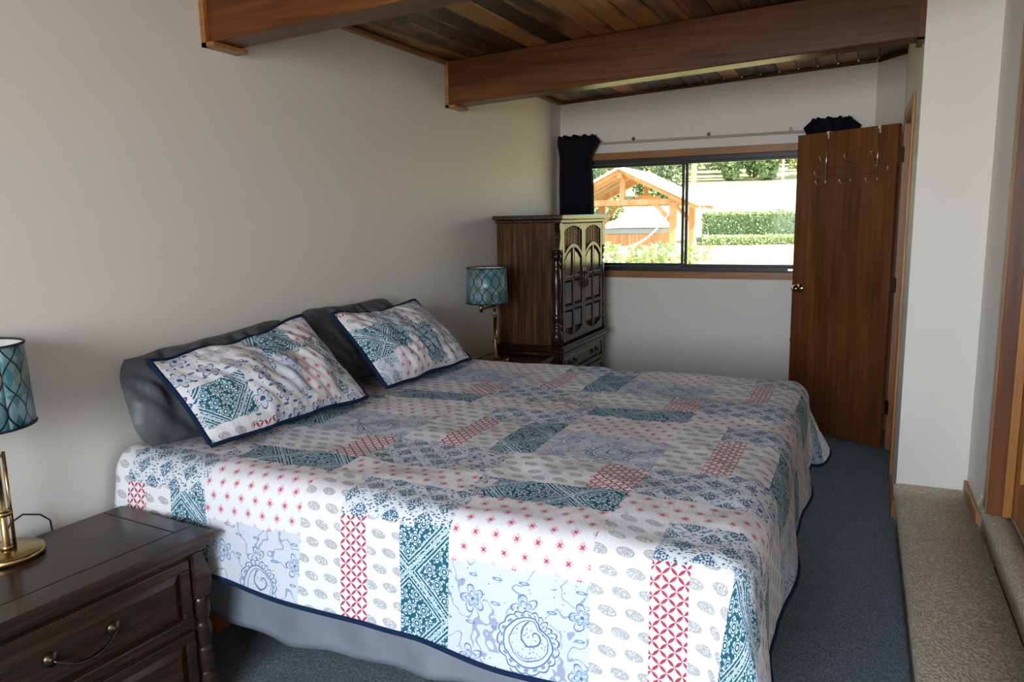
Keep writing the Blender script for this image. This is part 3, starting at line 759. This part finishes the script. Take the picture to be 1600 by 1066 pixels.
def adrawer(za, zb):
    ya, yb, xf = 4.76, 5.64, XR - .029
    f = MB().box(xf, xf + .012, ya, yb, za, zb).build('drawer', 'dark_wood', A, bev=.002); t = .03; x0, x1 = xf + .0125, xf + .024
    MB().box(x0, x1, ya, yb, zb - t, zb).box(x0, x1, ya, yb, za, za + t).box(x0, x1, ya, ya + t, za + t, zb - t).box(x0, x1, yb - t, yb, za + t, zb - t).build('drawer_frame', 'dark_wood', f, bev=.003)
    m = MB(); raised_panel(m, x0, ya + t + .004, yb - t - .004, za + t + .004, zb - t - .004, .009, .018); m.build('drawer_panel', 'dark_wood', f)
    for y in (ya + .2, yb - .2): bail(f, x0 + .0095 - A.location.x, y - A.location.y, (za + zb) / 2 + .01, .10)
adrawer(.425, .59); adrawer(.245, .415); adrawer(.065, .235)

# ------------------------------------------------------------------ lamps
def lamp(label, loc, arm, rz=0):
    t = thing('table_lamp', label, 'lamp', loc, rz, 'brass swing-arm lamps on the nightstands')
    MB().lathe([(.0, 0), (.088, 0), (.092, .004), (.092, .016), (.088, .020), (.03, .023), (.0, .023)], n=40, cap=False).build('base', 'brass', t, True, world=False)
    m = MB().lathe([(.016, .023), (.016, .032), (.0095, .036), (.0095, .285), (.014, .287), (.014, .295), (.0095, .297), (.0095, .335), (.015, .337), (.015, .345), (.011, .347), (.011, .365), (.0, .37)], n=18)
    m.lathe([(.005, .023), (.005, .30)], (.004, .02, 0), 10)
    m.build('pole', 'brass', t, True, world=False)
    MB().lathe([(.02, .12), (.022, .124), (.022, .13), (.02, .134)], n=16).build('collar', 'brass', t, True, world=False)
    ax, ay, bx, by = arm; m = MB()
    m.tube([(0, 0, .36), (ax, ay, .352)], .007, 10).tube([(ax, ay, .335), (ax, ay, .385)], .010, 12).tube([(ax, ay, .375), (bx, by, .385)], .006, 10).tube([(bx, by, .375), (bx, by, .43)], .009, 12)
    m.build('swing_arm', 'brass', t, True, world=False)
    zb, zt, r0, r1 = .385 + .0, .605, .133, .125; n = 64
    m = MB(); m.uv = []
    for k in range(n + 1):
        for z, r, v in ((zb, r0, 0), (zt, r1, 1)): m.v.append((bx + r * math.cos(2 * PI * k / n), by + r * math.sin(2 * PI * k / n), z)); m.uv.append((k / n, v))
    for k in range(n): m.f.append((2 * k, 2 * k + 2, 2 * k + 3, 2 * k + 1))
    sh = m.build('lamp_shade', ['shade', 'shade_lining'], t, True, world=False)
    q = sh.modifiers.new('t', 'SOLIDIFY'); q.thickness = .002; q.offset = -1; q.material_offset = 1
    for z, r in ((zb, r0), (zt, r1)): MB().tube([(bx + r * math.cos(2 * PI * k / 48), by + r * math.sin(2 * PI * k / 48), z) for k in range(48)], .0035, 6, True).build('shade_rim', 'black_rim', sh, True, world=False)
    m = MB()
    for k in range(3): a = k * 2.094; m.tube([(bx, by, zt - .02), (bx + r1 * .98 * math.cos(a), by + r1 * .98 * math.sin(a), zt - .004)], .002, 6)
    m.tube([(bx, by, .43), (bx, by, zt - .02)], .004, 8); m.build('shade_spider', 'brass', sh, True, world=False)
    return t
lamp('brass swing-arm lamp with teal patterned shade, cut by the left edge', (.147, 1.235, .6005), (.03, -.10, .0, -.03))
lamp('brass swing-arm lamp with teal patterned shade beside the armoire', (.165, 4.355, .6005), (-.015, -.16, -.022, -.055))
tag(MB().tube([(.075, 1.27, .625), (.05, 1.31, .655), (.03, 1.36, .66), (.018, 1.42, .635), (.014, 1.45, .605), (.012, 1.46, .5), (.012, 1.5, .2)], .0028, 6).build('lamp_cord', 'black_cord', None, True), 'black lamp cord looping down behind the nearer nightstand', 'cord')

# ------------------------------------------------------------------ curtains and rod
def curtain(label, prof, pleats, seed):
    # prof: list of (z, x0, x1, y, depth)
    m = MB(); n = pleats * 8; rows = []
    for a, b in zip(prof[:-1], prof[1:]):
        for k in range(6): rows.append([a[i] + (b[i] - a[i]) * k / 6 for i in range(5)])
    rows.append(list(prof[-1]))
    for ri, (z, x0, x1, y, d) in enumerate(rows):
        for j in range(n):
            t = 2 * PI * j / n; cx, hw_ = (x0 + x1) / 2, (x1 - x0) / 2
            fold = .80 + .20 * math.sin(pleats * t + .6 * math.sin(ri * .3 + seed)) + .06 * noise.noise((math.cos(t) * 2, math.sin(t) * 2, z * 2 + seed))
            m.v.append((cx + hw_ * math.cos(t) * (.94 + .06 * fold), y + d * math.sin(t) * fold, z + (.012 * math.sin(pleats * t) if ri == 0 else 0)))
    R_ = len(rows)
    for r_ in range(R_ - 1):
        for j in range(n): m.f.append((r_ * n + j, (r_ + 1) * n + j, (r_ + 1) * n + (j + 1) % n, r_ * n + (j + 1) % n))
    m.f += [tuple(range(n)), tuple((R_ - 1) * n + j for j in range(n))[::-1]]
    tag(m.build('curtain', 'curtain', None, True), label, 'curtain', 'black curtains drawn to the window sides')
curtain('black pleated curtain gathered left of the window behind the armoire', [(2.145, .015, .33, 5.905, .055), (2.10, .008, .375, 5.905, .058), (1.98, .03, .30, 5.905, .05), (1.75, .025, .318, 5.905, .055), (1.2, .025, .325, 5.905, .055), (.57, .03, .33, 5.905, .055)], 11, 1)
curtain('black pleated curtain bunched right of the window behind the open door', [(2.155, 1.93, 2.18, 5.9, .05), (2.10, 1.87, 2.25, 5.9, .05), (1.98, 1.93, 2.20, 5.9, .045), (1.2, 1.93, 2.2, 5.9, .045), (.90, 1.88, 2.2, 5.9, .045), (.575, 1.835, 2.2, 5.9, .045)], 10, 2)
RD = thing('curtain_rod', 'thin white curtain track mounted above the window', 'curtain rod', (1.1, 5.97, 2.075))
MB().box(.03, 2.24, 5.962, 5.978, 2.076, 2.094).build('track', 'plaster_dark', RD, bev=.003)
for x in (.62, 1.20, 1.78): MB().box(x - .01, x + .01, 5.967, 5.9995, 2.097, 2.112).lathe([(.006, 0), (.006, .01), (0, .012)], (x, 5.985, 2.112), 10).build('bracket', 'old_brass', RD)

# ------------------------------------------------------------------ over-door hook rack (in the door's frame)
HK = thing('hook_rack', 'wire over-door hook rack hanging on the open door', 'hook rack', (HX, HY, .012), ang)
yf = .048; zt = 2.0195
def hx(f): return LW * f
for f in (.165, .67):
    x = hx(f); m = MB().box(x - .008, x + .008, -.004, .040, zt, zt + .0025).box(x - .008, x + .008, +.037, .0395, zt - .045, zt)
    m.build('door_strap', 'white_plastic', HK, world=False)
    MB().tube([(x, .044, zt - .02), (x, .044, zt - .33)], .0035, 8).build('hanger_wire', 'nickel', HK, True, world=False)
xa, xb, za, zb_ = hx(.10), hx(.745), zt - .285, zt - .235
m = MB(); lp = []
for k in range(13): t = PI / 2 + PI * k / 12; lp.append((xa + .03 * math.cos(t), yf, (za + zb_) / 2 + (zb_ - za) / 2 * math.sin(t)))
for k in range(13): t = -PI / 2 + PI * k / 12; lp.append((xb + .03 * math.cos(t), yf, (za + zb_) / 2 + (zb_ - za) / 2 * math.sin(t)))
m.tube(lp, .0025, 6, True); m.build('wire_frame', 'nickel', HK, True, world=False)
for f in (.165, .42, .67):
    for dx in (-.012, .012):
        x = hx(f) + dx
        m = MB().tube([(x, yf + .004, zt - .20), (x, yf + .004, zt - .33), (x + dx, yf + .02, zt - .345), (x + 2 * dx, yf + .038, zt - .335), (x + 2.3 * dx, yf + .042, zt - .322)], .003, 7)
        m.lathe([(0, -.007), (.006, -.004), (.006, .004), (0, .007)], (x + 2.3 * dx, yf + .042, zt - .318), 10)
        m.build('hook', 'nickel', HK, True, world=False)
    x = hx(f); m = MB().tube([(x, yf, zt - .21), (x, yf + .03, zt - .20), (x, yf + .055, zt - .18), (x, yf + .06, zt - .165)], .003, 7).lathe([(0, -.007), (.007, -.003), (.007, .004), (0, .008)], (x, yf + .06, zt - .16), 10)
    m.build('hook', 'nickel', HK, True, world=False)

# ------------------------------------------------------------------ outdoors
PRF = [(6, -.15), (18, .05), (24, .33), (28, .85), (34, 2.05), (45, 3.3), (60, 5.0), (90, 9)]
def gz(x, y):
    for (a, b), (c, d) in zip(PRF[:-1], PRF[1:]):
        if y <= c: z = b + (d - b) * max(0, (y - a)) / (c - a); break
    else: z = 9
    return z + .10 * noise.noise((x * .2, y * .2, 0)) * min(1, max(0, y - 20) / 6)
m = MB(); nx, ny = 60, 80
for i in range(nx + 1):
    for j in range(ny + 1):
        x = -45 + 85 * i / nx; y = 6.13 + 84 * (j / ny) ** 1.5; m.v.append((x, y, gz(x, y)))
for i in range(nx):
    for j in range(ny): k = i * (ny + 1) + j; m.f.append((k, k + ny + 1, k + ny + 2, k + 1))
struct(m.build('ground', 'lawn', None, True))

for k in range(9):  # unseen pale paving, added to bounce sunlight up into the room
    x = -3.0 + .62 * k
    for j in range(2):
        y = 6.16 + .47 * j
        o = MB().box(x, x + .60, y, y + .45, -.16, -.085).build('bounce_paver', 'bounce_paver', None, bev=.006) if k + j == 0 else None
        if o: pav0 = o; pav = thing('bounce_strip', 'unseen pale paved strip added below the window to bounce sunlight in', 'bounce strip', (-.2, 6.6, -.16)); o.location -= pav.location; o.parent = pav
        else:
            c = pav0.copy(); col.objects.link(c); c.location = pav0.location + Vector((.62 * k, .47 * j, 0))
GZ = thing('gazebo', 'orange timber gazebo with pitched roof on the lawn outside the window', 'gazebo', (-2.97, 18.9, gz(-2.97, 18.9)))
gb = gz(-2.97, 18.9); ax_, az_ = -2.97, 2.50; ex_, ez_ = 1.72, 1.66
for yy in (18.0, 20.2):
    for x in (-1.75, -4.19): MB().box(x - .075, x + .075, yy - .075, yy + .075, gb, 1.82).build('post', 'cedar', GZ, bev=.01)
    MB().box(-4.45, -1.49, yy - .05, yy + .05, 1.76, 1.90).build('tie_beam', 'cedar', GZ, bev=.008)
    MB().box(ax_ - .06, ax_ + .06, yy - .05, yy + .05, 1.90, 2.40).build('king_post', 'cedar', GZ, bev=.008)
    for sg in (-1, 1):
        MB().prism([(ax_, 2.46), (ax_ + sg * ex_, 1.62 + .03), (ax_ + sg * ex_, 1.62 + .15), (ax_, 2.60)][::sg], 'Y', yy - .06, yy + .06).build('rafter', 'cedar', GZ)
        xb = ax_ + sg * 1.22
        MB().prism([(xb - sg * .07, 1.32), (xb - sg * .48, 1.76), (xb - sg * .36, 1.76), (xb - sg * .07, 1.46)][::-sg], 'Y', yy - .04, yy + .04).build('brace', 'cedar', GZ)
MB().box(ax_ + .30, ax_ + .38, 18.0, 20.2, 1.92, 2.0).box(ax_ - .05, ax_ + .05, 17.7, 20.5, 2.40, 2.52).build('ridge_beam', 'cedar', GZ)
for sg in (-1, 1):
    MB().prism([(ax_, 2.605), (ax_ + sg * (ex_ + .12), 1.72), (ax_ + sg * (ex_ + .12), 1.76), (ax_, 2.66)][::sg], 'Y', 17.6, 20.6).build('roof_panel', 'roof_metal', GZ)
    for k in range(5): yy = 17.75 + .65 * k; MB().prism([(ax_, 2.52), (ax_ + sg * ex_, 1.66), (ax_ + sg * ex_, 1.71), (ax_, 2.60)][::sg], 'Y', yy, yy + .06).build('purlin', 'cedar', GZ)
tz = gz(-2.9, 19.2)
T = thing('hot_tub', 'wood-clad hot tub with grey cover under the gazebo', 'hot tub', (-2.95, 19.2, tz))
for k in range(14): x = -3.60 + .098 * k; MB().box(x, x + .094, 18.60, 18.63, tz + .02, 1.06).build('slat', 'cedar', T, bev=.004)
MB().box(-3.59, -2.24, 18.635, 19.85, tz, 1.06).build('body', 'cedar', T); MB().box(-3.64, -2.19, 18.56, 19.9, 1.065, 1.20).build('cover', 'tub_cover', T, bev=.03)
bx = thing('tub_step', 'low orange wooden step box beside the hot tub', 'step box', (-2.0, 18.8, gz(-2, 18.8)))
bz_ = bx.location.z
for k in range(3): MB().box(-2.18, -1.86, 18.62 + .15 * k, 18.76 + .15 * k, .78, .81).build('board', 'cedar', bx)
MB().box(-2.17, -1.87, 18.63, 19.05, bz_, .779).build('body', 'cedar', bx)
m = MB(); nn, kk = 24, 6
for i in range(nn + 1):
    t = i / nn; x = -4.1 + (2.28) * t; z = 1.52 - .80 * (1 - (2 * t - 1) ** 2); wv = .10 + .16 * math.sin(PI * t)
    for j in range(kk + 1): q = j / kk * 2 - 1; m.v.append((x, 17.86 + wv * q * .5, z + .05 * q * q * math.sin(PI * t)))
for i in range(nn):
    for j in range(kk): k = i * (kk + 1) + j; m.f.append((k, k + 1, k + kk + 2, k + kk + 1))
hm = m.build('hammock', 'hammock_cloth', None, True); hm.modifiers.new('t', 'SOLIDIFY').thickness = .012; tag(hm, 'pale cloth hammock slung between the gazebo posts', 'hammock')

def boxpts(n, x0, x1, y0, y1, z0, z1):
    pts = []
    for _ in range(n):
        f = random.random(); x, y, z = random.uniform(x0, x1), random.uniform(y0, y1), random.uniform(z0, z1)
        if f < .6: y = y0 + abs(random.gauss(0, .06))
        elif f < .85: z = z1 - abs(random.gauss(0, .05))
        else: x = x0 + abs(random.gauss(0, .06))
        pts.append((x, y, z))
    return pts
def hedge(name, n, x0, x1, y0, y1, z0, z1, leaf, label, size=.045, cat='hedge'):
    t = thing(name, label, cat, ((x0 + x1) / 2, (y0 + y1) / 2, z0))
    mb = MB(); N = 12
    MB().box(x0 + .08, x1 - .08, y0 + .08, y1 - .05, z0, z1 - .08).build('branches', 'leaf_dark', t)
    o = mb.leaves(boxpts(n, x0, x1, y0, y1, z0, z1), size).build('foliage', leaf, t); o['kind'] = 'stuff'
hz = gz(-1, 26)
hedge('clipped_hedge', 7000, -2.58, 2.4, 26.0, 27.0, hz, 1.57, 'leaf_hedge', 'clipped green hedge in the middle of the sunlit lawn')
hedge('low_hedge', 3500, -2.45, 2.4, 25.45, 25.93, gz(-1, 25.6) - .03, gz(-1, 25.6) + .30, 'leaf_ivy', 'low band of ivy along the foot of the clipped hedge', .035, 'ground cover')
# shrub right outside the window
sx = thing('window_shrub', 'pale leafy shrub just below the window outside', 'shrub', (-.2, 7.6, gz(-.2, 7.6)))
pts = []
for _ in range(1500):
    x = random.uniform(-1.6, .93); y = random.uniform(7.2, 8.0); top = 1.17 + .07 * noise.noise((x * 4, y * 4, 0)) + .04 * random.random()
    pts.append((x, y, top - abs(random.gauss(0, .12))))
o = MB().leaves(pts, .045).build('foliage', 'leaf_ivy', sx); o['kind'] = 'stuff'
m = MB()
for k in range(14): x = -1.5 + .17 * k; m.tube([(x, 7.6, sx.location.z), (x + random.uniform(-.1, .1), 7.6, 1.08)], .012, 5)
m.build('stems', 'bark', sx)
for k in range(9):
    x, y = random.uniform(-2.6, 2.2), random.uniform(29.5, 32.5)
    if k > 5: x, y = -3.2 - .75 * (k - 6), 26.2 + .6 * (k - 6)
    z = gz(x, y); r_ = random.uniform(.18, .34); m = MB(); prof = [(0, -.1 * r_), (.8 * r_, 0), (r_, .3 * r_), (.75 * r_, .65 * r_), (.3 * r_, .85 * r_), (0, .88 * r_)]
    m.lathe(prof, (x, y, z - .02), 9, cap=False); m.v = [(a + .12 * r_ * noise.noise((a * 5, b * 5, c * 5)), b + .2 * r_ * noise.noise((a * 4, b * 4, c * 4 + 9)), c) for a, b, c in m.v]
    tag(m.build('garden_rock', 'rock', None, False), 'grey garden rock on the slope behind the hedge' if k < 6 else 'grey garden rock on the lawn between gazebo and hedge', 'rock', 'rocks on the slope' if k < 6 else 'rocks by the gazebo')
sxp = gz(-2.75, 25.3); tag(MB().lathe([(.10, 0), (.11, .03), (.10, .28), (.0, .29)], (-2.72, 25.3, sxp), 12).build('tree_stump', 'pale_bark'), 'small pale stump at the left end of the hedge', 'stump')

def tree(label, x, y, h, rx, leaf, n, bark='bark', trunk=.12, low=.12, size=.16, cone=False, group='trees behind the lawn'):
    z0 = gz(x, y); t = thing('garden_tree', label, 'tree', (x, y, z0), 0, group)
    MB().tube([(x, y, z0 - .05), (x + .05, y, z0 + h * .4), (x - .03, y, z0 + h * .92)], [trunk, trunk * .8, trunk * .25], 8).build('trunk', bark, t, True)
    pts = []
    for _ in range(n):
        v = random.random(); zz = low + (1 - low) * v; r_ = rx * ((1 - v) ** .8 + .08 if cone else (math.sin(PI * min(1, .12 + v * .88)) ** .6))
        a = random.random() * 2 * PI; q = math.sqrt(random.uniform(.35, 1)) * (1 + .35 * noise.noise((math.cos(a) * 2 + x, math.sin(a) * 2, v * 4)))
        pts.append((x + r_ * q * math.cos(a), y + r_ * q * math.sin(a), z0 + h * zz))
    o = MB().leaves(pts, size).build('foliage', leaf, t); o['kind'] = 'stuff'
tree('slender pale-barked tree at the left of the right window pane', -6.55, 44.5, 7, .9, 'leaf_pale', 500, 'pale_bark', .16, .55)
tree('dark conifer left of the clipped conifer row on the lawn edge', -6.3, 53, 8, 1.1, 'leaf_dark', 2200, cone=True, low=.03)
for k, (x, w_) in enumerate(((-4.7, .74), (-3.7, .74), (-2.7, .74))):
    tree(('leftmost', 'middle', 'rightmost')[k] + ' green conifer of the three in a row at the lawn edge', x, 46 + 2.4 * (k % 2), 6.2, w_, 'leaf_hedge', 2200, cone=False, low=.02)
tree('rust-leaved bushy tree at the upper right of the window', .2, 46.5, 4.6, 1.5, 'leaf_rust', 2200, low=.02)
tree('pale green bushy tree beside the rust-leaved one', -1.5, 52, 6.5, 1.1, 'leaf_pale', 1300, low=.02)
tree('tall pale bushy tree at the far right behind the open door', 4.6, 48, 6, 1.6, 'leaf_pale', 1500, low=.02)
tree('wide dark green tree behind the gazebo roof', -12.0, 45, 7.5, 2.3, 'leaf_dark', 4500, low=.02)
tree('bushy dark tree between gazebo and pale-barked tree', -8.6, 51, 8, 1.6, 'leaf_hedge', 2600, low=.02)
tree('dark tree at the far left behind the black curtain', -17.5, 41, 8, 2.4, 'leaf_dark', 3600, low=.02)
tree('low dark shrub on the bank behind the gazebo posts', -7.6, 30.2, 1.1, 1.1, 'leaf_dark', 1500, low=.02, size=.11, trunk=.05)
for k, (x, y, r_) in enumerate(((-11.2, 36, 1.15), (-8.6, 34.2, 1.1), (-7.3, 37.2, 1.0), (-5.7, 35, .85))):
    tree(('dark leafy tree close behind the left slope of the gazebo roof', 'dark leafy tree close behind the gazebo ridge', 'taller green tree rising between the two dark trees behind the gazebo', 'narrow leafy tree behind the right slope of the gazebo roof')[k], x, y, 5.5 + .5 * (k % 2), r_, 'leaf_dark' if k != 2 else 'leaf_hedge', 3000, low=.01, size=.12, group='trees close behind the gazebo')
ORD = ('third', 'second', 'fourth', 'fifth', 'sixth', 'first', 'seventh')
for k, (x, y) in enumerate(((-9.9, 61), (-13.6, 57), (-6.4, 57.5), (-3.0, 62), (.8, 57), (-16.6, 52), (4.2, 58))):
    tree('dense woodland tree at the very back of the garden, ' + ORD[k] + ' from the left', x, y, 9, 1.55, 'leaf_dark' if k % 2 else 'leaf_hedge', 3200, low=.01, size=.22, group='woodland trees at the very back')
tag(MB().tube([(-1.7, 44, gz(-1.7, 44)), (-1.7, 44, gz(-1.7, 44) + 5)], .06, 8).build('utility_pole', 'pale_bark'), 'thin pale pole standing before the trees at upper right', 'pole')
